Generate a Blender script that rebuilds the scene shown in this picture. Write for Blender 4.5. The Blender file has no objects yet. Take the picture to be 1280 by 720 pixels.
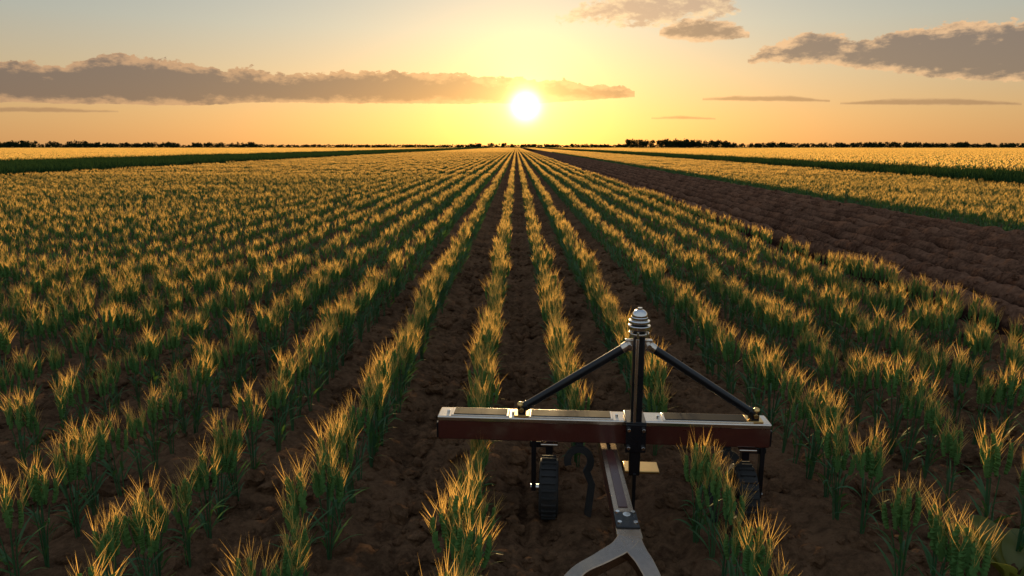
import bpy, bmesh, math, random
import numpy as np
from mathutils import Vector, Matrix
from mathutils import noise as mn
random.seed(7); rng=np.random.default_rng(7)
scene=bpy.context.scene
scene.view_settings.view_transform='Standard'
scene.view_settings.look='None'
scene.view_settings.exposure=0

# ------------------------------------------------------------ camera maths
F=853.3; H=2.4; PIT=math.atan(177/F); YAW=math.atan(5/F*math.cos(PIT))
cp,sp=math.cos(PIT),math.sin(PIT)
def ray(px,py):
    r=(px-640)/F; d=(py-360)/F
    x=r; y=cp-d*sp; z=-sp-d*cp
    c,s=math.cos(YAW),math.sin(YAW)
    return Vector((x*c-y*s, x*s+y*c, z))
def PY(px,py,Y):
    v=ray(px,py); t=Y/v.y; return Vector((v.x*t,Y,H+v.z*t))
def PZ(px,py,h):
    v=ray(px,py); t=(h-H)/v.z; return Vector((v.x*t,v.y*t,h))
def azel(px,py):
    v=ray(px,py).normalized()
    return math.degrees(math.atan2(v.x,v.y)), math.degrees(math.asin(v.z))
cam=bpy.data.cameras.new('camera'); camo=bpy.data.objects.new('camera',cam)
scene.collection.objects.link(camo)
cam.sensor_width=36; cam.lens=24.0; cam.clip_end=20000; cam.clip_start=0.05
camo.location=(0,0,H); camo.rotation_euler=(math.pi/2-PIT,0,YAW)
scene.camera=camo
SAZ,SEL=azel(657,132)
sd=ray(657,132).normalized()

# ------------------------------------------------------------ node helpers
class G:
    def __init__(s,tree): s.t=tree; s.n=tree.nodes; s.l=tree.links
    def put(s,sock,v):
        if isinstance(v,bpy.types.NodeSocket): s.l.new(v,sock)
        else: sock.default_value=v
    def m(s,op,*a,clamp=False):
        n=s.n.new('ShaderNodeMath'); n.operation=op; n.use_clamp=clamp
        for i,v in enumerate(a): s.put(n.inputs[i],v)
        return n.outputs[0]
    def mr(s,v,a,b,c=0.0,d=1.0,smooth=True):
        n=s.n.new('ShaderNodeMapRange'); n.interpolation_type='SMOOTHSTEP' if smooth else 'LINEAR'
        s.put(n.inputs[0],v); 
        for i,x in zip((1,2,3,4),(a,b,c,d)): s.put(n.inputs[i],x)
        return n.outputs[0]
    def mix(s,f,a,b,mode='MIX'):
        n=s.n.new('ShaderNodeMix'); n.data_type='RGBA'; n.blend_type=mode; n.clamp_factor=True
        s.put(n.inputs[0],f)
        for i,x in ((6,a),(7,b)):
            if isinstance(x,tuple) and len(x)==3: x=x+(1,)
            s.put(n.inputs[i],x)
        return n.outputs[2]
    def noise(s,vec,scale,detail=4,rough=0.55,dist=0.0):
        n=s.n.new('ShaderNodeTexNoise'); n.inputs['Scale'].default_value=scale
        n.inputs['Detail'].default_value=detail; n.inputs['Roughness'].default_value=rough
        n.inputs['Distortion'].default_value=dist
        if vec is not None: s.l.new(vec,n.inputs['Vector'])
        return n.outputs[0]
    def comb(s,x,y,z):
        n=s.n.new('ShaderNodeCombineXYZ')
        for i,v in enumerate((x,y,z)): s.put(n.inputs[i],v)
        return n.outputs[0]
    def ramp(s,f,stops):
        n=s.n.new('ShaderNodeValToRGB'); e=n.color_ramp.elements
        while len(e)<len(stops): e.new(0.5)
        for k,(p,c) in enumerate(stops): e[k].position=p; e[k].color=tuple(c)+(1,)
        s.l.new(f,n.inputs[0]); return n.outputs[0]
    def curve(s,f,pts):
        n=s.n.new('ShaderNodeFloatCurve'); c=n.mapping.curves[0]
        n.mapping.use_clip=False
        while len(c.points)<len(pts): c.points.new(0.5,0.5)
        for k,(x,y) in enumerate(pts): c.points[k].location=(x,y); c.points[k].handle_type='VECTOR'
        n.mapping.update(); s.put(n.inputs['Value'],f); return n.outputs[0]

# ------------------------------------------------------------ world / sky
w=bpy.data.worlds.new('World'); scene.world=w; w.use_nodes=True
w.node_tree.nodes.clear(); g=G(w.node_tree)
tc=g.n.new('ShaderNodeTexCoord'); sx=g.n.new('ShaderNodeSeparateXYZ')
g.l.new(tc.outputs['Generated'],sx.inputs[0])
DX,DY,DZ=sx.outputs
el=g.m('MULTIPLY',g.m('ARCSINE',DZ),57.2958)
az=g.m('MULTIPLY',g.m('ARCTAN2',DX,DY),57.2958)
dt=g.m('ADD',g.m('ADD',g.m('MULTIPLY',DX,sd.x),g.m('MULTIPLY',DY,sd.y)),g.m('MULTIPLY',DZ,sd.z))
ang=g.m('MULTIPLY',g.m('ARCCOSINE',g.m('MINIMUM',dt,0.9999999)),57.2958)
elc=g.m('DIVIDE',g.m('MAXIMUM',el,0.0),60.0,clamp=True)
base=g.ramp(elc,[(0,(.78,.39,.14)),(2.5/60,(.79,.47,.20)),(5.5/60,(.70,.53,.31)),(9/60,(.55,.54,.43)),(12.5/60,(.43,.48,.46)),
                 (18/60,(.34,.42,.46)),(35/60,(.26,.35,.46)),(1,(.20,.29,.44))])
base=g.mix(1.0,base,g.mix(g.mr(ang,4.0,42.0),(1.08,1.03,1.0),(.70,.72,.78)),'MULTIPLY')
base=g.mix(g.mr(ang,45.0,120.0),base,(.34,.40,.46))
# clouds, laid out by azimuth/elevation in the sky
vec=g.comb(az,g.m('MULTIPLY',el,1.7),0.0)
n1=g.m('SUBTRACT',g.noise(vec,0.42,5,0.6,0.2),0.5)
n2=g.m('SUBTRACT',g.noise(vec,1.5,4,0.6),0.5)
n3=g.noise(g.comb(g.m('ADD',az,.35),g.m('MULTIPLY',g.m('ADD',el,-.25),2.2),7.0),0.55,5,0.62)
uu=g.m('DIVIDE',g.m('ADD',az,45.0),90.0)
def cloud(top,bot,a1,a2,soft):
    def cv(pts):
        o=[]
        for px,py in pts:
            a,e=azel(px,py); o.append(((a+45)/90,e/30))
        return o
    t=cv(top); b=cv(bot)
    t=([(0,-.3),(t[0][0]-.004,-.3)]+t if t[0][0]>0.10 else [(0,t[0][1])]+t)+[(t[-1][0]+.004,-.3),(1,-.3)]
    T=g.m('MULTIPLY',g.curve(uu,t),30.0)
    B=g.m('MULTIPLY',g.curve(uu,[(0,b[0][1])]+b+[(1,b[-1][1])]),30.0)
    T=g.m('ADD',T,g.m('MULTIPLY',n1,a1)); T=g.m('ADD',T,g.m('MULTIPLY',n2,a1*.75))
    B=g.m('ADD',B,g.m('MULTIPLY',n1,a2)); B=g.m('ADD',B,g.m('MULTIPLY',n2,a2))
    up=g.m('SUBTRACT',T,el); dn=g.m('SUBTRACT',el,B)
    d=g.m('MINIMUM',up,g.m('MULTIPLY',dn,1.3))
    return g.mr(d,-.03,soft), d, dn
def glow(c,f,colr):
    return g.mix(1.0,c,g.comb(g.m('MULTIPLY',f,colr[0]),g.m('MULTIPLY',f,colr[1]),g.m('MULTIPLY',f,colr[2])),'ADD')
g1=g.m('MULTIPLY',g.m('EXPONENT',g.m('MULTIPLY',ang,-1/7.5)),.38)
col=glow(base,g1,(1.0,.62,.15))
def paint(col,cl,dark,light,alpha,ed):
    m,d,dn=cl
    body=g.mr(g.m('ADD',d,g.m('MULTIPLY',g.m('SUBTRACT',n3,.5),ed*3.0)),-.05,ed)
    c=g.mix(body,light,dark)
    return g.mix(g.m('MULTIPLY',m,alpha),col,c)
L=cloud([(-60,76),(0,76),(60,82),(100,76),(140,68),(200,72),(250,81),(290,86),(340,90),(400,93),(440,89),(500,88),(560,92),(620,97),(700,100),(760,105),(797,114)],
        [(-60,127),(0,128),(100,130),(240,132),(330,128),(450,129),(560,130),(680,129),(797,121)],1.4,.25,.08)
col=paint(col,L,(.145,.10,.095),(.50,.285,.16),.98,.75)
R=cloud([(935,70),(960,57),(1000,43),(1035,38),(1070,50),(1110,41),(1150,29),(1200,27),(1250,29),(1300,24),(1340,24)],
        [(935,78),(990,80),(1040,81),(1100,90),(1180,99),(1280,104),(1340,105)],1.5,.7,.18)
col=paint(col,R,(.19,.135,.115),(.74,.45,.24),.97,1.0)
S=cloud([(822,37),(845,26),(880,21),(915,28),(938,40)],[(822,47),(870,54),(938,47)],.9,.4,.2)
col=paint(col,S,(.25,.16,.11),(.78,.48,.26),.94,.7)
S2=cloud([(690,16),(730,0),(790,-14),(860,-22),(905,-12),(928,6)],[(690,26),(760,33),(830,34),(928,20)],2.6,2.0,.7)
col=paint(col,S2,(.46,.30,.20),(.86,.60,.33),.85,1.5)
for t,b in (([(1050,127),(1120,122),(1200,122),(1280,128)],[(1050,131),(1150,132),(1280,132)]),
            ([(876,122),(930,119),(990,119),(1040,124)],[(876,126),(960,127),(1040,128)]),
            ([(812,146),(850,144),(895,147)],[(812,149),(895,150)]),
            ([(-60,133),(60,133),(150,138)],[(-60,140),(60,141),(150,141)])):
    col=paint(col,cloud(t,b,.2,.1,.15),(.33,.19,.11),(.5,.3,.16),.85,.2)
g2=g.m('MULTIPLY',g.m('EXPONENT',g.m('MULTIPLY',ang,-1/1.9)),1.5)
q=g.m('DIVIDE',ang,.95); g3=g.m('MULTIPLY',g.m('EXPONENT',g.m('MULTIPLY',g.m('MULTIPLY',q,q),-1.0)),3.5)
g4=g.m('MULTIPLY',g.m('EXPONENT',g.m('MULTIPLY',ang,-1/5.0)),.22)
col=glow(col,g2,(1.0,.64,.18)); col=glow(col,g3,(1.0,.88,.6)); col=glow(col,g4,(1.0,.55,.12))
bg=g.n.new('ShaderNodeBackground'); g.l.new(col,bg.inputs[0]); bg.inputs[1].default_value=1.0
sk=g.n.new('ShaderNodeTexSky'); sk.sky_type='NISHITA'; sk.sun_disc=False
sk.sun_elevation=math.radians(SEL); sk.sun_rotation=math.radians(SAZ)
bg2=g.n.new('ShaderNodeBackground'); g.l.new(sk.outputs[0],bg2.inputs[0]); bg2.inputs[1].default_value=.02
ad=g.n.new('ShaderNodeAddShader'); g.l.new(bg.outputs[0],ad.inputs[0]); g.l.new(bg2.outputs[0],ad.inputs[1])
wo=g.n.new('ShaderNodeOutputWorld'); g.l.new(ad.outputs[0],wo.inputs[0])

sun=bpy.data.lights.new('sun_light','SUN'); sun.energy=5; sun.angle=math.radians(.5); sun.color=(1,.70,.34)
so=bpy.data.objects.new('sun_light',sun); scene.collection.objects.link(so)
so.rotation_euler=(-sd).to_track_quat('-Z','Y').to_euler(); so.location=(0,50,30)

# ------------------------------------------------------------ materials
def newmat(name):
    m=bpy.data.materials.new(name); m.use_nodes=True; m.node_tree.nodes.clear(); return m,G(m.node_tree)
def plantmat(name,c1,c2,tr,tf=.45,gl=.04,zg=None):
    m,g=newmat(name)
    oi=g.n.new('ShaderNodeObjectInfo'); geo=g.n.new('ShaderNodeNewGeometry')
    nz=g.noise(geo.outputs['Position'],3.0,1)
    f=g.m('ADD',g.m('MULTIPLY',oi.outputs['Random'],.6),g.m('MULTIPLY',nz,.4))
    c=g.mix(f,c1,c2)
    d=g.n.new('ShaderNodeBsdfDiffuse'); g.l.new(c,d.inputs[0])
    t=g.n.new('ShaderNodeBsdfTranslucent'); t.inputs[0].default_value=tr+(1,)
    mx=g.n.new('ShaderNodeMixShader'); mx.inputs[0].default_value=tf
    g.l.new(d.outputs[0],mx.inputs[1]); g.l.new(t.outputs[0],mx.inputs[2])
    out=mx
    if gl>0:
        gs=g.n.new('ShaderNodeBsdfGlossy'); gs.inputs['Roughness'].default_value=.45; gs.inputs[0].default_value=(1,.9,.7,1)
        m2=g.n.new('ShaderNodeMixShader'); m2.inputs[0].default_value=gl
        g.l.new(mx.outputs[0],m2.inputs[1]); g.l.new(gs.outputs[0],m2.inputs[2]); out=m2
    o=g.n.new('ShaderNodeOutputMaterial'); g.l.new(out.outputs[0],o.inputs[0]); return m
M_leaf=plantmat('wheat_leaf',(.036,.120,.055),(.072,.170,.065),(.12,.23,.03),.32,.03)
M_ear=plantmat('wheat_ear',(.080,.21,.065),(.15,.27,.075),(.36,.42,.06),.34,0)
M_awn=plantmat('wheat_awn',(.46,.31,.09),(.66,.41,.12),(1.0,.60,.16),.68,0)
M_dgreen=plantmat('green_crop',(.018,.050,.020),(.035,.080,.025),(.05,.09,.02),.25,0)
M_tree=plantmat('tree_foliage',(.012,.022,.012),(.03,.04,.018),(.03,.04,.01),.15,0)

def soilmat():
    m,g=newmat('soil')
    geo=g.n.new('ShaderNodeNewGeometry'); pos=geo.outputs['Position']
    s=g.n.new('ShaderNodeSeparateXYZ'); g.l.new(pos,s.inputs[0])
    a=g.noise(pos,1.3,5,.6); b=g.noise(pos,14,6,.72)
    f=g.mr(g.m('ADD',g.m('MULTIPLY',a,.45),g.m('MULTIPLY',b,.55)),.38,.62)
    c=g.mix(f,(.040,.021,.012),(.21,.115,.062))
    lit_top=g.mr(s.outputs[2],-.03,.05)
    c=g.mix(g.m('MULTIPLY',lit_top,.35),c,(.19,.108,.060))  # light on raised soil painted in: colour lightens with height
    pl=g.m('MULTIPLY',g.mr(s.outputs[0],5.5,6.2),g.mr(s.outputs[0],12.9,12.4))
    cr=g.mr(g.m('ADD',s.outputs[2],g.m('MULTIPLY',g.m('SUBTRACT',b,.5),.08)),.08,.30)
    c=g.mix(pl,c,g.mix(cr,g.mix(f,(.012,.007,.005),(.034,.017,.012)),g.mix(f,(.085,.042,.026),(.24,.125,.076))))  # lit furrow crests and shaded troughs put into the ploughed soil colour
    far=g.m('MAXIMUM',g.mr(s.outputs[1],700,1200),g.m('MAXIMUM',g.mr(s.outputs[0],-56,-60),g.mr(s.outputs[0],30,34)))
    c=g.mix(far,c,(.34,.22,.07))
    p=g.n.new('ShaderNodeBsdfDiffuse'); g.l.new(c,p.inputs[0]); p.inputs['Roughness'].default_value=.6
    bp=g.n.new('ShaderNodeBump'); bp.inputs['Distance'].default_value=.03; bp.inputs['Strength'].default_value=1.0
    g.l.new(g.noise(pos,30,5,.72),bp.inputs['Height']); g.l.new(bp.outputs[0],p.inputs['Normal'])
    o=g.n.new('ShaderNodeOutputMaterial'); g.l.new(p.outputs[0],o.inputs[0]); return m
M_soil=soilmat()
def pmat(name,colr,rough,metal=0,coat=0,nscale=20,var=.25,bump=.0,dust=.3,spec=.5):
    m,g=newmat(name)
    t=g.n.new('ShaderNodeTexCoord'); v=t.outputs['Object']
    n=g.noise(v,nscale,6,.65); n5=g.noise(v,4.0,5,.7)
    c=g.mix(n,tuple(x*(1-var) for x in colr),tuple(min(1,x*(1+var)) for x in colr))
    c=g.mix(g.m('MULTIPLY',g.mr(n5,.5,.75),dust),c,(.16,.10,.06))
    p=g.n.new('ShaderNodeBsdfPrincipled'); g.l.new(c,p.inputs['Base Color'])
    g.l.new(g.m('ADD',g.m('MULTIPLY',n5,.25),rough-.1),p.inputs['Roughness'])
    p.inputs['Metallic'].default_value=metal; p.inputs['Coat Weight'].default_value=coat
    p.inputs['Specular IOR Level'].default_value=spec
    if bump:
        bp=g.n.new('ShaderNodeBump'); bp.inputs['Distance'].default_value=bump; g.l.new(n,bp.inputs['Height']); g.l.new(bp.outputs[0],p.inputs['Normal'])
    o=g.n.new('ShaderNodeOutputMaterial'); g.l.new(p.outputs[0],o.inputs[0]); return m
M_red=pmat('dark_red_paint',(.075,.018,.012),.28,0,.3,30,.3,0,.4)
M_silver=pmat('silver_metal',(.76,.66,.55),.22,1,0,60,.12,.0004,.2)
M_tong=pmat('warm_steel',(.44,.33,.24),.24,1,0,50,.25,.0006,.4)
M_chrome=pmat('chrome',(.78,.76,.73),.13,1,0,10,.05,0,.05)
M_black=pmat('black_paint',(.008,.008,.010),.28,0,0,20,.3,0,.06,.45)
M_panel=pmat('dark_panel',(.008,.009,.011),.6,0,0,20,.3,0,.10,.12)
M_rub=pmat('tyre_rubber',(.018,.017,.016),.75,0,0,30,.3,.002,.4)
M_brass=pmat('brass',(.75,.48,.18),.25,1,0,20,.15,0,.1)

# ------------------------------------------------------------ ground
def vnoise(x,y,s,seed):
    r=np.random.default_rng(seed); N=256; T=r.random((N,N))
    u=x/s; v=y/s; iu=np.floor(u).astype(int); iv=np.floor(v).astype(int); fu=u-iu; fv=v-iv
    fu=fu*fu*(3-2*fu); fv=fv*fv*(3-2*fv)
    a=T[iu%N,iv%N]; b=T[(iu+1)%N,iv%N]; c=T[iu%N,(iv+1)%N]; d=T[(iu+1)%N,(iv+1)%N]
    return (a*(1-fu)+b*fu)*(1-fv)+(c*(1-fu)+d*fu)*fv-.5
ROWS=[-.26]+[-.30-.79*k for k in range(1,43)]+[.42,1.10,2.05,2.85,3.68,4.5,5.25]
ROWS.sort(); RA=np.array(ROWS)
def hgt(x,y):
    x=np.asarray(x,float); y=np.asarray(y,float)
    i=np.clip(np.searchsorted(RA,x),1,len(RA)-1); dr=np.minimum(np.abs(x-RA[i-1]),np.abs(x-RA[i]))
    z=.07*np.exp(-(dr/.17)**2)
    z+=.045*vnoise(x,y,.45,1)+.06*vnoise(x*1.0,y,.16,2)+.045*vnoise(x,y,.07,3)*np.where(y<14,1,.4)
    z+=.018*np.cos(x*2*math.pi/.13+1.5*vnoise(x,y,1.0,8))*np.clip((dr-.15)/.1,0,1)
    pl=np.clip((x-5.6)/.4,0,1)*np.clip((12.7-x)/.4,0,1)
    fur=.5+.5*np.cos((x+.07*vnoise(x,y,3.0,9))*2*math.pi/.82)
    z=z+pl*(.36*fur**1.3+.06*vnoise(x,y,.30,4)+.04*vnoise(x,y,.6,5)+.04*vnoise(x,y,.12,6))
    return z
xs=np.concatenate([-3000*np.linspace(1,0,40)[:-1]**3-60, np.arange(-60,-6,.25), np.arange(-6,5.4,.035), np.arange(5.4,13,.06), np.arange(13,34,.4), 34+3000*np.linspace(0,1,40)**3])
ys=[-30,-15,-8,-4,-2,0,1]; y=2.0
while y<9: ys.append(y); y+=.035
st=.035
while y<5200: ys.append(y); st*=1.019; y+=st
ys=np.array(ys)
X,Y=np.meshgrid(xs,ys); Z=hgt(X.ravel(),Y.ravel()).reshape(X.shape)
far=np.clip((Y-300)/200,0,1); Z=Z*(1-far)
nx,ny=len(xs),len(ys)
co=np.stack([X.ravel(),Y.ravel(),Z.ravel()],1).astype(np.float32)
ii=(np.arange(ny-1)[:,None]*nx+np.arange(nx-1)[None,:]).ravel()
fa=np.stack([ii,ii+1,ii+nx+1,ii+nx],1).astype(np.int32)
me=bpy.data.meshes.new('ground'); me.vertices.add(len(co)); me.vertices.foreach_set('co',co.ravel())
me.loops.add(fa.size); me.loops.foreach_set('vertex_index',fa.ravel())
me.polygons.add(len(fa)); me.polygons.foreach_set('loop_start',np.arange(0,fa.size,4,dtype=np.int32))
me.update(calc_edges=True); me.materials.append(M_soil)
gr=bpy.data.objects.new('ground',me); scene.collection.objects.link(gr)
me.polygons.foreach_set('use_smooth',np.ones(len(fa),bool))

# ------------------------------------------------------------ plant meshes
class MB:
    def __init__(s): s.v=[];s.f=[];s.m=[]
    def tri(s,a,b,c,m): i=len(s.v); s.v+=[a,b,c]; s.f.append((i,i+1,i+2)); s.m.append(m)
    def obj(s,name,mats,coll=None):
        me=bpy.data.meshes.new(name); me.from_pydata([tuple(p) for p in s.v],[],s.f)
        for m in mats: me.materials.append(m)
        me.polygons.foreach_set('material_index',s.m); me.update()
        o=bpy.data.objects.new(name,me); (coll or scene.collection).objects.link(o); return o
    def blade(s,p,d,L,W,droop,m,seg=4,twist=0):
        side=d.cross(Vector((0,0,1)))
        if side.length<.05: side=Vector((1,0,0))
        side=(Matrix.Rotation(twist,3,d.normalized())@side.normalized())
        i0=len(s.v); q=p.copy(); dd=d.normalized()
        for k in range(seg+1):
            t=k/seg; w=W*(.5+1.0*t if t<.4 else .9*(1-t)/.6+.01)*.5
            s.v+= [q-side*w,q+side*w]
            if k<seg: s.f.append((i0+2*k,i0+2*k+1,i0+2*k+3,i0+2*k+2)); s.m.append(m)
            dd=(dd+Vector((dd.x*.5,dd.y*.5,-droop))*(1.0/seg)*(.4+t*1.6)).normalized(); q=q+dd*(L/seg)
    def spike(s,p,d,L,r,m,n=4):
        d=d.normalized(); a=d.orthogonal().normalized(); b=d.cross(a); i=len(s.v)
        s.v.append(p); 
        for k in range(n):
            t=2*math.pi*k/n; s.v.append(p+d*L*.42+(a*math.cos(t)+b*math.sin(t))*r)
        s.v.append(p+d*L)
        for k in range(n):
            s.f.append((i,i+1+(k+1)%n,i+1+k)); s.m.append(m)
            s.f.append((i+n+1,i+1+k,i+1+(k+1)%n)); s.m.append(m)
    def tube(s,p,q,r,m,n=3):
        d=(q-p).normalized(); a=d.orthogonal().normalized(); b=d.cross(a); i=len(s.v)
        for e in (p,q):
            for k in range(n):
                t=2*math.pi*k/n; s.v.append(e+(a*math.cos(t)+b*math.sin(t))*r)
        for k in range(n):
            s.f.append((i+k,i+(k+1)%n,i+n+(k+1)%n,i+n+k)); s.m.append(m)
    def awn(s,p,d,L,w,m):
        d=d.normalized(); a=(Matrix.Rotation(random.uniform(0,3.14),3,d)@d.orthogonal().normalized())
        s.tri(p-a*w,p+a*w,p+d*L,m)
R=random.uniform
def clump0(mb,ox,oy,stems,sc=1.0):
    for k in range(stems):
        a=6.28*k/stems+R(-.4,.4); r0=R(0,.022); b=Vector((ox+r0*math.cos(a),oy+r0*math.sin(a),-.03))
        h=R(.35,.44)*sc; lean=R(.015,.055)
        if k==0: h=.47*sc; lean=.01
        top=Vector((b.x+math.cos(a)*lean,b.y+math.sin(a)*lean,h))
        mid=b.lerp(top,.55)+Vector((0,0,.02))-Vector((math.cos(a),math.sin(a),0))*lean*.15
        mb.tube(b,mid,.0048,0); mb.tube(mid,top,.0040,0)
        d=(top-mid).normalized(); 
        EL=R(.14,.175)
        sa=d.orthogonal().normalized(); sa=Matrix.Rotation(R(0,3.14),3,d)@sa; sb=d.cross(sa)
        for j in range(10):
            t=j/10; prof=.75+.85*math.sin(math.pi*min(1,t*.8+.18))
            for sgn in (-1,1):
                off=sa*sgn*.013*prof+sb*R(-.004,.004)
                pp=top+d*EL*(t+(.05 if sgn>0 else 0))+off
                dd=(d+sa*sgn*.5+sb*R(-.3,.3))
                mb.spike(pp,dd,.038,.012*prof,1)
                if j>1:
                    fan=.25+.38*t
                    mb.awn(pp+dd.normalized()*.026,(d*1.0+sa*sgn*R(.05,fan)+sb*R(-fan,fan)),R(.09,.165),.0016,2)
                    if j>4: mb.awn(pp+dd.normalized()*.026,(d*1.0+sa*R(-fan,fan)+sb*R(-fan,fan)),R(.09,.165),.0015,2)
        for j in range(3):
            la=a+R(-1.6,1.6); z=R(.2,.8); p=b.lerp(top,z); e=R(.3,.9)
            mb.blade(p,Vector((math.cos(la)*e,math.sin(la)*e,1)),R(.13,.24),R(.014,.024),R(.1,1.5),0,5,R(-.6,.6))
def clump1(mb,ox,oy,n,aw,aww,lw,er,m=(0,1,2),sc=1.0):
    for k in range(n):
        a=R(0,6.28); r0=R(0,.035); b=Vector((ox+r0*math.cos(a),oy+r0*math.sin(a),-.03))
        h=R(.34,.45)*sc; lean=R(.01,.07)
        top=Vector((b.x+math.cos(a)*lean,b.y+math.sin(a)*lean,h)); d=(top-b).normalized()
        mb.spike(top,d,.17,er,m[1],3)
        for j in range(aw):
            t=R(.3,1.0); mb.awn(top+d*.14*t,d+Vector((R(-.45,.45),R(-.45,.45),0)),R(.09,.16),aww,m[2])
        for j in range(3):
            la=R(0,6.28); z=R(.0,.6); e=R(.2,.7)
            mb.blade(b.lerp(top,z),Vector((math.cos(la)*e,math.sin(la)*e,1)),R(.16,.27),lw,R(.1,1.0),m[0],3,R(-.8,.8))
def newcoll(n): return bpy.data.collections.new(n)
PM=[M_leaf,M_ear,M_awn]
C0=newcoll('wheat_plant_near')
for i in range(10):
    mb=MB(); clump0(mb,0,0,random.choice((4,5,6)),R(.92,1.08)); mb.obj('wheat_plant_%02d'%i,PM,C0)
C1=newcoll('wheat_plant_mid')
for i in range(6):
    mb=MB(); clump1(mb,0,0,5,8,.0036,.023,.021); mb.obj('wheat_clump_%02d'%i,PM,C1)
C2=newcoll('wheat_row_piece')
for i in range(5):
    mb=MB()
    for k in range(11): clump1(mb,R(-.06,.06),-1+2*(k+.5)/11+R(-.04,.04),3,6,.010,.04,.026)
    mb.obj('wheat_row_%02d'%i,PM,C2)
C3=newcoll('wheat_row_long')
for i in range(4):
    mb=MB()
    for k in range(32):
        x0=R(-.1,.1); y0=-4+8*(k+.5)/32; 
        mb.awn(Vector((x0,y0,0)),Vector((R(-.2,.2),R(-.2,.2),1)),.46,.10,0)
        mb.awn(Vector((x0,y0,0)),Vector((R(-.2,.2),R(-.2,.2),1)),.46,.10,1)
        for j in range(8): mb.awn(Vector((x0+R(-.1,.1),y0+R(-.1,.1),.32)),Vector((R(-.5,.5),R(-.5,.5),1)),R(.16,.28),.034,2)
    mb.obj('wheat_long_%02d'%i,PM,C3)
C4=newcoll('wheat_patch')
for i in range(3):
    mb=MB()
    for k in range(1500):
        p=Vector((R(-10,10),R(-10,10),0))
        if k%3==0: mb.awn(p,Vector((R(-.3,.3),R(-.3,.3),1)),.50,.34,k%2)
        else: mb.awn(p+Vector((0,0,.25)),Vector((R(-.4,.4),R(-.4,.4),1)),R(.2,.38),.20,2)
    mb.obj('wheat_patch_%02d'%i,PM,C4)
C5=newcoll('green_crop_piece')
for i in range(4):
    mb=MB()
    for k in range(190):
        p=Vector((R(-1,1),R(-1,1),0)); la=R(0,6.28); e=R(.1,.5)
        mb.blade(p,Vector((math.cos(la)*e,math.sin(la)*e,1)),R(.85,1.2),R(.06,.11),R(.1,.8),0,3,R(-1,1))
    mb.obj('green_crop_%02d'%i,[M_dgreen],C5)
C6=newcoll('soil_clod')
for i in range(6):
    bm=bmesh.new(); bmesh.ops.create_icosphere(bm,subdivisions=3,radius=1)
    off=Vector((R(0,99),R(0,99),R(0,99)))
    for v in bm.verts:
        n=mn.noise(v.co*1.1+off)*.5+mn.noise(v.co*2.7+off)*.28+mn.noise(v.co*6+off)*.1
        v.co*=1+n; v.co.z*=.7
    me=bpy.data.meshes.new('clod_%02d'%i); bm.to_mesh(me); bm.free(); me.materials.append(M_soil)
    C6.objects.link(bpy.data.objects.new('clod_%02d'%i,me))

def scatter(name,layers):
    P=np.concatenate([l[1] for l in layers]); n=len(P)
    me=bpy.data.meshes.new(name); me.vertices.add(n); me.vertices.foreach_set('co',P.astype(np.float32).ravel())
    RZ=np.concatenate([l[2] for l in layers]); SC=np.concatenate([l[3] for l in layers]); TL=np.concatenate([np.full(len(l[1]),l[4]) for l in layers])
    LY=np.concatenate([np.full(len(l[1]),k) for k,l in enumerate(layers)])
    rot=np.stack([rng.normal(0,1,n)*TL,rng.normal(0,1,n)*TL,RZ],1).astype(np.float32)
    a=me.attributes.new('rot','FLOAT_VECTOR','POINT'); a.data.foreach_set('vector',rot.ravel())
    a=me.attributes.new('scl','FLOAT','POINT'); a.data.foreach_set('value',SC.astype(np.float32))
    a=me.attributes.new('pick','INT','POINT'); a.data.foreach_set('value',rng.integers(0,1000,n).astype(np.int32))
    a=me.attributes.new('layer','INT','POINT'); a.data.foreach_set('value',LY.astype(np.int32))
    o=bpy.data.objects.new(name,me); scene.collection.objects.link(o)
    ng=bpy.data.node_groups.new(name+'_nodes','GeometryNodeTree')
    ng.interface.new_socket(name='Geometry',in_out='INPUT',socket_type='NodeSocketGeometry')
    ng.interface.new_socket(name='Geometry',in_out='OUTPUT',socket_type='NodeSocketGeometry')
    N=ng.nodes; Lk=ng.links
    gi=N.new('NodeGroupInput'); go=N.new('NodeGroupOutput'); jn=N.new('GeometryNodeJoinGeometry')
    def na(nm,t):
        x=N.new('GeometryNodeInputNamedAttribute'); x.data_type=t; x.inputs['Name'].default_value=nm
        return [s for s in x.outputs if s.enabled and s.name=='Attribute'][0]
    ar,as_,ap,al=na('rot','FLOAT_VECTOR'),na('scl','FLOAT'),na('pick','INT'),na('layer','INT')
    for k,l in enumerate(layers):
        cmp=N.new('FunctionNodeCompare'); cmp.data_type='INT'; cmp.operation='EQUAL'
        ins=[s for s in cmp.inputs if s.enabled]; Lk.new(al,ins[0]); ins[1].default_value=k
        ci=N.new('GeometryNodeCollectionInfo'); ci.inputs['Collection'].default_value=l[0]
        ci.inputs['Separate Children'].default_value=True; ci.inputs['Reset Children'].default_value=True
        ip=N.new('GeometryNodeInstanceOnPoints'); ip.inputs['Pick Instance'].default_value=True
        Lk.new(gi.outputs[0],ip.inputs['Points']); Lk.new(cmp.outputs[0],ip.inputs['Selection'])
        Lk.new(ci.outputs[0],ip.inputs['Instance']); Lk.new(ap,ip.inputs['Instance Index'])
        Lk.new(ar,ip.inputs['Rotation']); Lk.new(as_,ip.inputs['Scale']); Lk.new(ip.outputs[0],jn.inputs[0])
    Lk.new(jn.outputs[0],go.inputs[0])
    md=o.modifiers.new('instances','NODES'); md.node_group=ng
    return o
def inview(x,y,mg=3.0): return np.abs(x)<.80*y+mg
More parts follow.
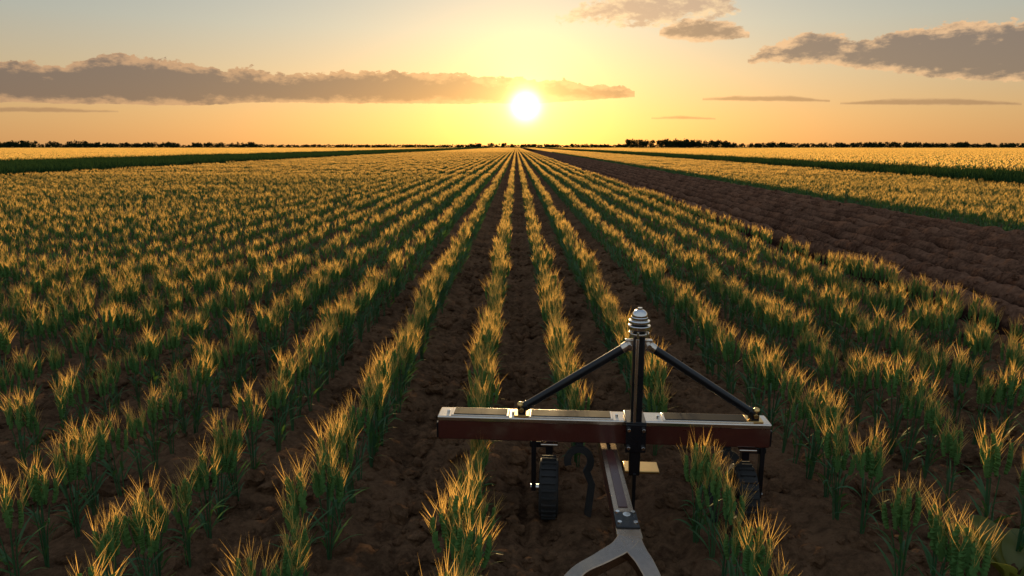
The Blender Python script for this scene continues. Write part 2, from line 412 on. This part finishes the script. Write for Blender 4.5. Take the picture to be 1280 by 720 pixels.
def rowpts(rows,y0,y1,step,jx,jy,skip=None):
    A=[]
    for rx in rows:
        yy=np.arange(y0,y1,step)+step/2; yy=yy+rng.uniform(-jy,jy,len(yy)); xx=rx+rng.uniform(-jx,jx,len(yy))
        k=inview(xx,yy)
        if skip: k&=~skip(xx,yy)
        A.append(np.stack([xx[k],yy[k],np.zeros(k.sum())],1))
    P=np.concatenate(A); 
    if step<1: P[:,2]=hgt(P[:,0],P[:,1])-.01
    return P
def lay(c,P,s0,s1,rz=None,tilt=.05):
    n=len(P); r=rng.uniform(0,6.28,n) if rz is None else rng.choice([0,math.pi],n)
    pat=1+.16*vnoise(P[:,0],P[:,1],3.0,21)
    s=rng.uniform(s0,s1,n)*pat
    under=(P[:,0]>-.6)&(P[:,0]<1.7)&(P[:,1]>3.7)&(P[:,1]<4.6); s=np.where(under,np.minimum(s,.72),s)
    return (c,P,r,s,tilt)
sk1=lambda x,y:((x>.2)&(x<.7)&(y<4.7))|((x>.7)&(x<1.5)&(y>3.75)&(y<4.75))|((x>.25)&(x<.8)&(y<3.9))|(rng.random(len(x))<.04)
P0=np.concatenate([rowpts(ROWS,2.2,6.4,.235,.035,.05,sk1),rowpts(ROWS,6.4,11,.20,.04,.055,sk1)]); P1=rowpts(ROWS,11,45,.19,.045,.06,lambda x,y:rng.random(len(x))<.04)
P2=rowpts(ROWS,46,250,2.0,.03,0); P3=rowpts(ROWS,254,1300,8.0,.03,0)
scatter('wheat_rows',[lay(C0,P0,.82,1.06,tilt=.05),lay(C1,P1,.82,1.05),lay(C2,P2,.85,1.05,0,0),lay(C3,P3,.95,1.05,0,0)])
RR=np.arange(12.9,25.3,.45)
Q1=rowpts(RR,12,45,.24,.08,.07); Q2=rowpts(RR,46,250,2.0,.03,0); Q3=rowpts(RR,254,1300,8.0,.03,0)
def patch(x0,x1,y0,y1,s):
    gx,gy=np.meshgrid(np.arange(x0,x1,s)+s/2,np.arange(y0,y1,s)+s/2); gx=gx.ravel();gy=gy.ravel(); k=inview(gx,gy,25)
    return np.stack([gx[k],gy[k],np.zeros(k.sum())],1)
scatter('wheat_field',[lay(C1,Q1,.85,1.1),lay(C2,Q2,.9,1.1,0,0),lay(C3,Q3,1,1.1,0,0),
     lay(C4,np.concatenate([patch(32,760,30,1290,20),patch(-780,-58,50,1290,20)]),.97,1.05,0,0)])
GB=np.concatenate([patch(25.5,31.8,28,900,1.8),patch(-58,-34.3,38,900,2.0)])
scatter('green_crop_strip',[lay(C5,GB,.95,1.1)])
def clods(n,x0,x1,y0,y1,s0,s1,pw=2.5):
    x=rng.uniform(x0,x1,n); yy=y0+(y1-y0)*rng.random(n)**1.6; k=inview(x,yy,2); x=x[k];yy=yy[k]
    s=s0+(s1-s0)*rng.random(len(x))**pw
    P=np.stack([x,yy,hgt(x,yy)+s*.15],1); return (C6,P,rng.uniform(0,6.28,len(x)),s,.5)
scatter('soil_clods',[clods(13000,-6,5.8,2.5,16,.006,.085,6),clods(3500,5.8,12.6,6.5,60,.015,.06,4)])

# ------------------------------------------------------------ distant trees
mb=MB()
def tree(x,y,h,wd):
    mb.tube(Vector((x,y,0)),Vector((x+R(-.3,.3),y,h*.6)),h*.03,1,5)
    for l in range(3): 
        a=R(0,6.28); mb.tube(Vector((x,y,h*.35)),Vector((x+math.cos(a)*wd*.4,y+math.sin(a)*wd*.4,h*R(.6,.85))),h*.012,1,3)
    for b in range(random.randint(4,6)):
        c=Vector((x+R(-.45,.45)*wd,y+R(-.3,.3)*wd,h*R(.3,.8))); r=h*R(.18,.28)
        for k in range(44):
            u=Vector((random.gauss(0,1),random.gauss(0,1),random.gauss(0,.8))).normalized()*r*R(.5,1.08)
            mb.awn(c+u,Vector((R(-1,1),R(-1,1),R(-1,1))),R(.8,1.5)*h/8,R(.35,.6)*h/8,0)
def treespan(px0,px1,htpx,n,Yd,jit=.35):
    for k in range(n):
        px=R(px0,px1); Yv=Yd*R(.95,1.08); x=(px-645)/F*Yv; h=htpx*Yv/F*R(1-jit,1+jit)+2.4
        tree(x,Yv,h,h*R(.8,1.5))
treespan(-120,120,5.5,90,950); treespan(100,330,4.2,95,1000); treespan(320,600,2.2,100,1100); treespan(590,650,4,14,1150)
treespan(650,790,2.8,70,1100); treespan(785,905,7.5,55,900,.25); treespan(900,960,4,30,950); treespan(955,1200,4.4,105,1000); treespan(1180,1420,3.8,100,1000)
for k in range(10000):
    px=R(-150,1430); Yv=R(1120,1150); x=(px-645)/F*Yv
    hh=4.2+1.6*mn.noise(Vector((x*.02,0,0)))+1.4*mn.noise(Vector((x*.09,3,0)))
    mb.awn(Vector((x,Yv,R(0,hh))),Vector((R(-1,1),0,R(-.2,1))),R(1,2.6),R(.7,1.5),0)
mb.obj('tree_line',[M_tree,M_tree])

# ------------------------------------------------------------ implement
root=bpy.data.objects.new('towed_farm_implement',None); scene.collection.objects.link(root)
BL=PY(548,549,4.15); BRr=PY(962,560,4.018); 
zb=(BL.z+BRr.z)/2; BL.z=BRr.z=zb
ux=(BRr-BL); BW=ux.length; ux.normalize(); uy=Vector((0,0,1)).cross(ux); uz=Vector((0,0,1))
FR=Matrix((( ux.x,uy.x,0,BL.x),(ux.y,uy.y,0,BL.y),(0,0,1,zb),(0,0,0,1)))
inv=FR.inverted()
root.matrix_world=Matrix.Translation(Vector((BL.x+BRr.x,BL.y+BRr.y,0))*.5)
bpy.context.view_layer.update()
def finish(bm,name,mats,bev=0,smooth=True,mw=None):
    me=bpy.data.meshes.new(name); bmesh.ops.recalc_face_normals(bm,faces=bm.faces[:]); bm.to_mesh(me); bm.free()
    for m in (mats if isinstance(mats,list) else [mats]): me.materials.append(m)
    o=bpy.data.objects.new(name,me); scene.collection.objects.link(o)
    o.parent=root; o.matrix_parent_inverse=root.matrix_world.inverted()
    if mw is not None: o.matrix_world=mw
    if bev:
        b=o.modifiers.new('bevel','BEVEL'); b.width=bev; b.segments=3; b.limit_method='ANGLE'; b.angle_limit=.7
    if smooth:
        me.polygons.foreach_set('use_smooth',np.ones(len(me.polygons),bool)); 
        try: me.set_sharp_from_angle(angle=.6)
        except Exception: pass
    return o
def box(name,c,s,mat,bev=.004,mw=FR,rot=None):
    bm=bmesh.new(); bmesh.ops.create_cube(bm,size=1)
    bmesh.ops.scale(bm,vec=s,verts=bm.verts)
    if rot is not None: bmesh.ops.rotate(bm,matrix=rot,cent=(0,0,0),verts=bm.verts)
    bmesh.ops.translate(bm,vec=c,verts=bm.verts)
    return finish(bm,name,mat,bev,mw=mw)
def cyl(name,p,q,r,mat,r2=None,seg=24,bev=.002,mw=FR):
    p=Vector(p);q=Vector(q);d=q-p
    bm=bmesh.new(); bmesh.ops.create_cone(bm,cap_ends=True,segments=seg,radius1=r,radius2=r if r2 is None else r2,depth=d.length)
    bm.transform(Matrix.Translation((p+q)/2)@d.to_track_quat('Z','Y').to_matrix().to_4x4())
    return finish(bm,name,mat,bev,mw=mw)
def ball(name,c,r,mat,sz=1,mw=FR):
    bm=bmesh.new(); bmesh.ops.create_uvsphere(bm,u_segments=24,v_segments=16,radius=r); bmesh.ops.scale(bm,vec=(1,1,sz),verts=bm.verts)
    bmesh.ops.translate(bm,vec=c,verts=bm.verts); return finish(bm,name,mat,0,mw=mw)
def lathe(name,prof,c,axis,mat,seg=40,mw=FR):
    bm=bmesh.new(); rings=[]
    for k in range(seg):
        t=2*math.pi*k/seg; rg=[]
        for r,h in prof:
            v=(h,r*math.cos(t),r*math.sin(t)) if axis=='x' else (r*math.cos(t),r*math.sin(t),h)
            rg.append(bm.verts.new(Vector(v)+Vector(c)))
        rings.append(rg)
    n=len(prof)
    for k in range(seg):
        a=rings[k];b=rings[(k+1)%seg]
        for j in range(n): bm.faces.new((a[j],a[(j+1)%n],b[(j+1)%n],b[j]))
    return finish(bm,name,mat,0,mw=mw)
def sweep(name,pts,wv,hv,mat,bev=.004,mw=None,upv=Vector((0,0,1))):
    bm=bmesh.new(); R_=[]
    n=len(pts)
    for k in range(n):
        d=(pts[min(k+1,n-1)]-pts[max(k-1,0)]).normalized(); s=d.cross(upv).normalized(); u=s.cross(d).normalized()
        w_=wv[k]/2;h_=hv[k]/2
        R_.append([bm.verts.new(pts[k]+s*a*w_+u*b*h_) for a,b in ((-1,-1),(1,-1),(1,1),(-1,1))])
    for k in range(n-1):
        for j in range(4): bm.faces.new((R_[k][j],R_[k][(j+1)%4],R_[k+1][(j+1)%4],R_[k+1][j]))
    bm.faces.new(R_[0]); bm.faces.new(R_[-1][::-1])
    return finish(bm,name,mat,bev,mw=mw)
BH=.155; BD=.15
box('toolbar_beam',(BW/2,BD/2,BH/2-.008),(BW,BD,BH-.016),M_red,.008)
box('toolbar_top_plate',(BW/2,BD/2,BH-.012),(BW+.006,BD+.010,.034),M_silver,.008)
box('end_cap_a',(-.006,BD/2,BH/2-.02),(.012,BD-.02,BH-.05),M_black,.003)
box('end_cap_b',(BW+.006,BD/2,BH/2-.02),(.012,BD-.02,BH-.05),M_black,.003)
def lx(px): return (inv@PZ(px,517,zb+BH)).x
for i,(a,b) in enumerate(((568,634),(664,762),(828,930))):
    xa,xb=lx(a),lx(b)
    box('panel_frame_%d'%i,((xa+xb)/2,BD/2,BH+.0075),(xb-xa+.03,BD*.86,.008),M_silver,.003)
    box('panel_%d'%i,((xa+xb)/2,BD/2,BH+.012),(xb-xa,BD*.72,.006),M_panel,.002)
    for e in (xa-.04,xb+.04):
        if 0<e<BW: cyl('bolt_%d_%d'%(i,int(e*100)),(e,BD/2,BH),(e,BD/2,BH+.016),.011,M_chrome,seg=6,bev=.001)
pc=inv@PY(794,540,4.03); px_=pc.x
zt=(inv@PY(798,418,4.03)).z; zbm=(inv@PY(794,592,4.03)).z
py_=-.045
box('post',(px_,py_,(zt+zbm)/2),(.070,.060,zt-zbm),M_black,.008)
box('post_rib',(px_-.012,py_-.034,(zt+BH)/2),(.020,.010,zt-BH-.04),M_silver,.003)
box('clamp_plate',(px_,-.084,BH*.52),(.125,.014,BH+.03),M_black,.004)
box('clamp_top',(px_,.02,BH+.022),(.125,.21,.014),M_black,.004)
box('clamp_bottom',(px_,.02,-.012),(.125,.21,.014),M_black,.004)
for a in (-.045,.045):
    for b in (.02,.14): cyl('clamp_bolt_%d_%d'%(a*1000,b*100),(px_+a,-.09,b),(px_+a,-.11,b),.012,M_chrome,seg=6,bev=.001)
box('foot_plate',(px_+.05,py_+.05,zbm+.02),(.22,.14,.018),M_brass,.004)
box('foot_knife',(px_,py_,zbm-.16),(.022,.08,.36),M_black,.004)
zz=zt
for nm,r,h,m in (('head_flange',.062,.016,M_silver),('head_neck',.038,.02,M_black),('head_collar',.068,.026,M_chrome),('head_groove',.050,.012,M_black),('head_ring',.064,.018,M_chrome),('head_cup',.050,.022,M_chrome)):
    cyl(nm,(px_,py_,zz),(px_,py_,zz+h),r,m,seg=32,bev=.004); zz+=h
ball('head_dome',(px_,py_,zz+.006),.048,M_chrome,.85)
cyl('head_knob',(px_,py_,zz+.04),(px_,py_,zz+.056),.016,M_chrome,seg=6)
for k in range(6):
    a=k*math.pi/3+.3; cyl('head_bolt_%d'%k,(px_+.055*math.cos(a),py_+.055*math.sin(a),zt-.012),(px_+.055*math.cos(a),py_+.055*math.sin(a),zt+.03),.009,M_chrome,seg=6,bev=.001)
for s,e in ((-1,(652,513)),(1,(946,523))):
    q=inv@PZ(e[0],e[1],zb+BH+.045); q.y=BD*.45
    p=Vector((px_+s*.055,py_,zt-.065)); d=(q-p).normalized(); nm='left' if s<0 else 'right'
    box('lug_'+nm,(px_+s*.048,py_,zt-.065),(.07,.030,.075),M_silver,.006)
    cyl('lug_pin_'+nm,(px_+s*.06,py_-.045,zt-.065),(px_+s*.06,py_+.04,zt-.065),.015,M_chrome)
    cyl('brace_'+nm,p,q,.027,M_black,bev=.003)
    cyl('brace_ferrule_'+nm,p,p+d*.05,.031,M_silver,bev=.004); cyl('brace_end_'+nm,q-d*.05,q,.031,M_black,bev=.004)
    box('bracket_a_'+nm,(q.x,q.y-.036,BH+.04),(.05,.008,.07),M_black,.003)
    box('bracket_b_'+nm,(q.x,q.y+.036,BH+.04),(.05,.008,.07),M_black,.003)
    box('bracket_base_'+nm,(q.x,q.y,BH+.011),(.10,.11,.010),M_brass,.003)
    cyl('brace_pin_'+nm,(q.x,q.y-.06,BH+.05),(q.x,q.y+.06,BH+.05),.014,M_brass)
    ball('pin_knob_'+nm,(q.x+s*.01,q.y-.02,BH+.075),.022,M_brass)
def wheel(tag,px,side):
    x=(inv@PY(px,600,4.1)).x; r=.195; cz=-zb+r+.01; cy=.03; wd=.13
    prof=[(r-.075,-wd*.30),(r-.04,-wd*.48),(r-.012,-wd*.44),(r,-wd*.2),(r,wd*.2),(r-.012,wd*.44),(r-.04,wd*.48),(r-.075,wd*.30)]
    lathe('tyre_'+tag,prof,(x,cy,cz),'x',M_rub,48)
    for k in range(26):
        t=2*math.pi*k/26
        rot=Matrix.Rotation(t,3,'X'); c=Vector((x,cy,cz))+rot@Vector((0,0,r+.002))
        box('tread_%s_%d'%(tag,k),c,(wd*.72,.016,.018),M_rub,.003,rot=rot)
    cyl('rim_'+tag,(x-.03,cy,cz),(x+.03,cy,cz),r-.072,M_silver,seg=32)
    cyl('hub_'+tag,(x-.055,cy,cz),(x+.055,cy,cz),.035,M_black)
    ax=x+side*.10
    cyl('axle_'+tag,(x,cy,cz),(ax+side*.02,cy,cz),.018,M_chrome)
    box('leg_low_'+tag,(ax,cy,cz*.5),(.030,.05,-cz+.04),M_black,.005)
    box('leg_top_'+tag,(x,.05,-.05),(.045,.06,.10),M_black,.006)
    box('leg_cross_'+tag,((x+ax)/2,.045,-.03),(abs(ax-x)+.05,.05,.04),M_black,.006)
    box('leg_clamp_'+tag,(x,.06,-.012),(.11,.17,.014),M_silver,.004)
wheel('left',686,-1); wheel('right',927,1)
def hook(tag,px,s):
    x=(inv@PY(px,590,4.05)).x; pts=[]
    for k in range(22):
        a=math.radians(200-250*k/21); pts.append(FR@Vector((x+s*.075*math.cos(a),.03,-.14+.085*math.sin(a))))
    pts.append(FR@Vector((x+s*.085,.03,-.30))); pts.append(FR@Vector((x+s*.06,.0,-.52)))
    sweep('spring_tine_'+tag,pts,[.045]*24,[.024]*24,M_rub,.004,upv=Vector((0,1,0)))
    sweep('spring_tine_arm_'+tag,[FR@Vector((x,.06,.0)),FR@Vector((x,.04,-.06))],[.05]*2,[.03]*2,M_rub,.004,upv=Vector((0,1,0)))
hook('a',724,1); hook('b',908,-1)
ht=zb-.022
A=PZ(758,549,ht); B=PZ(786,668,ht)
d=(B-A).normalized()
A2=A-d*.10
half=Vector((0,0,-.055))
sweep('tongue_beam',[A2+half,B+half],[.098]*2,[.11]*2,M_red,.008)
sweep('tongue_top',[A2+Vector((0,0,.004)),B+Vector((0,0,.004))],[.104]*2,[.014]*2,M_tong,.004)
sweep('tongue_inlay',[A+d*.20+Vector((0,0,.0125)),B-d*.24+Vector((0,0,.0125))],[.050]*2,[.006]*2,M_red,.002)
bc=B-d*.10
mw=Matrix.Translation(bc)@Matrix.Rotation(math.atan2(d.y,d.x)+math.pi/2,4,'Z')
box('tongue_plate',(0,0,.018),(.118,.15,.014),M_black,.004,mw=mw)
for a in (-.04,.04):
    for b in (-.05,.05): cyl('plate_bolt_%d_%d'%(a*100,b*100),(a,b,.02),(a,b,.042),.012,M_chrome,seg=6,bev=.001,mw=mw)
cyl('plate_pin',(0,0,.02),(0,0,.055),.020,M_chrome,mw=mw)
for k in range(2): cyl('tongue_bolt_%d'%k,A+d*(.08+.06*k)+Vector((0,0,.01)),A+d*(.08+.06*k)+Vector((0,0,.026)),.014,M_black,seg=6,bev=.001,mw=Matrix.Identity(4))
def yoke(tag,ends,w0,w1):
    P=[PZ(a,b,ht+c) for a,b,c in ends]
    out=[]
    for k in range(len(P)-1):
        p0=P[max(k-1,0)];p1=P[k];p2=P[k+1];p3=P[min(k+2,len(P)-1)]
        for j in range(6):
            t=j/6; out.append(.5*((2*p1)+(p2-p0)*t+(2*p0-5*p1+4*p2-p3)*t*t+(3*p1-p0-3*p2+p3)*t**3))
    out.append(P[-1]); n=len(out)
    sweep('yoke_'+tag,out,[w0+(w1-w0)*k/(n-1) for k in range(n)],[.05]*n,M_tong,.006)
yoke('left',[(786,676,.01),(776,688,0),(752,702,-.03),(722,720,-.09),(700,752,-.16),(690,820,-.2)],.11,.07)
yoke('right',[(787,676,.008),(795,692,0),(806,708,-.02),(818,734,-.06),(828,780,-.12),(834,830,-.15)],.11,.06)
box('yoke_hub',(0,-.10,-.02),(.13,.11,.075),M_tong,.012,mw=mw)

# ------------------------------------------------------------ broad leaf plant (bottom right)
mb=MB(); c=PZ(1262,735,0.0)
for k in range(9):
    a=k*.75+R(-.2,.2); e=R(.5,1.0)
    p=Vector((c.x,c.y,.0)); dd=Vector((math.cos(a)*e,math.sin(a)*e,1.2)).normalized(); side=dd.cross(Vector((0,0,1))).normalized()
    L=R(.30,.46); n=10; i0=len(mb.v); q=p.copy()
    for j in range(n+1):
        t=j/n; w_=.075*math.sin(math.pi*min(1,max(0,(t-.25)/.75)))**.7+.004 if t>.25 else .004
        u=side.cross(dd).normalized()
        mb.v+=[q-side*w_+u*w_*.35,q,q+side*w_+u*w_*.35]
        if j<n:
            b=i0+3*j; mb.f+=[(b,b+1,b+4,b+3),(b+1,b+2,b+5,b+4)]; mb.m+=[0,0]
        q=q+dd*L/n; dd=(dd+Vector((math.cos(a)*.03,math.sin(a)*.03,-.17*(t+.2)))).normalized()
M_bl=plantmat('broad_leaf',(.09,.14,.03),(.15,.18,.035),(.40,.36,.05),.45,.05)
o=mb.obj('broad_leaf_plant',[M_bl]); o.data.polygons.foreach_set('use_smooth',np.ones(len(o.data.polygons),bool))
print('PTS',len(P0),len(P1),len(P2),len(P3),len(GB),len(co))
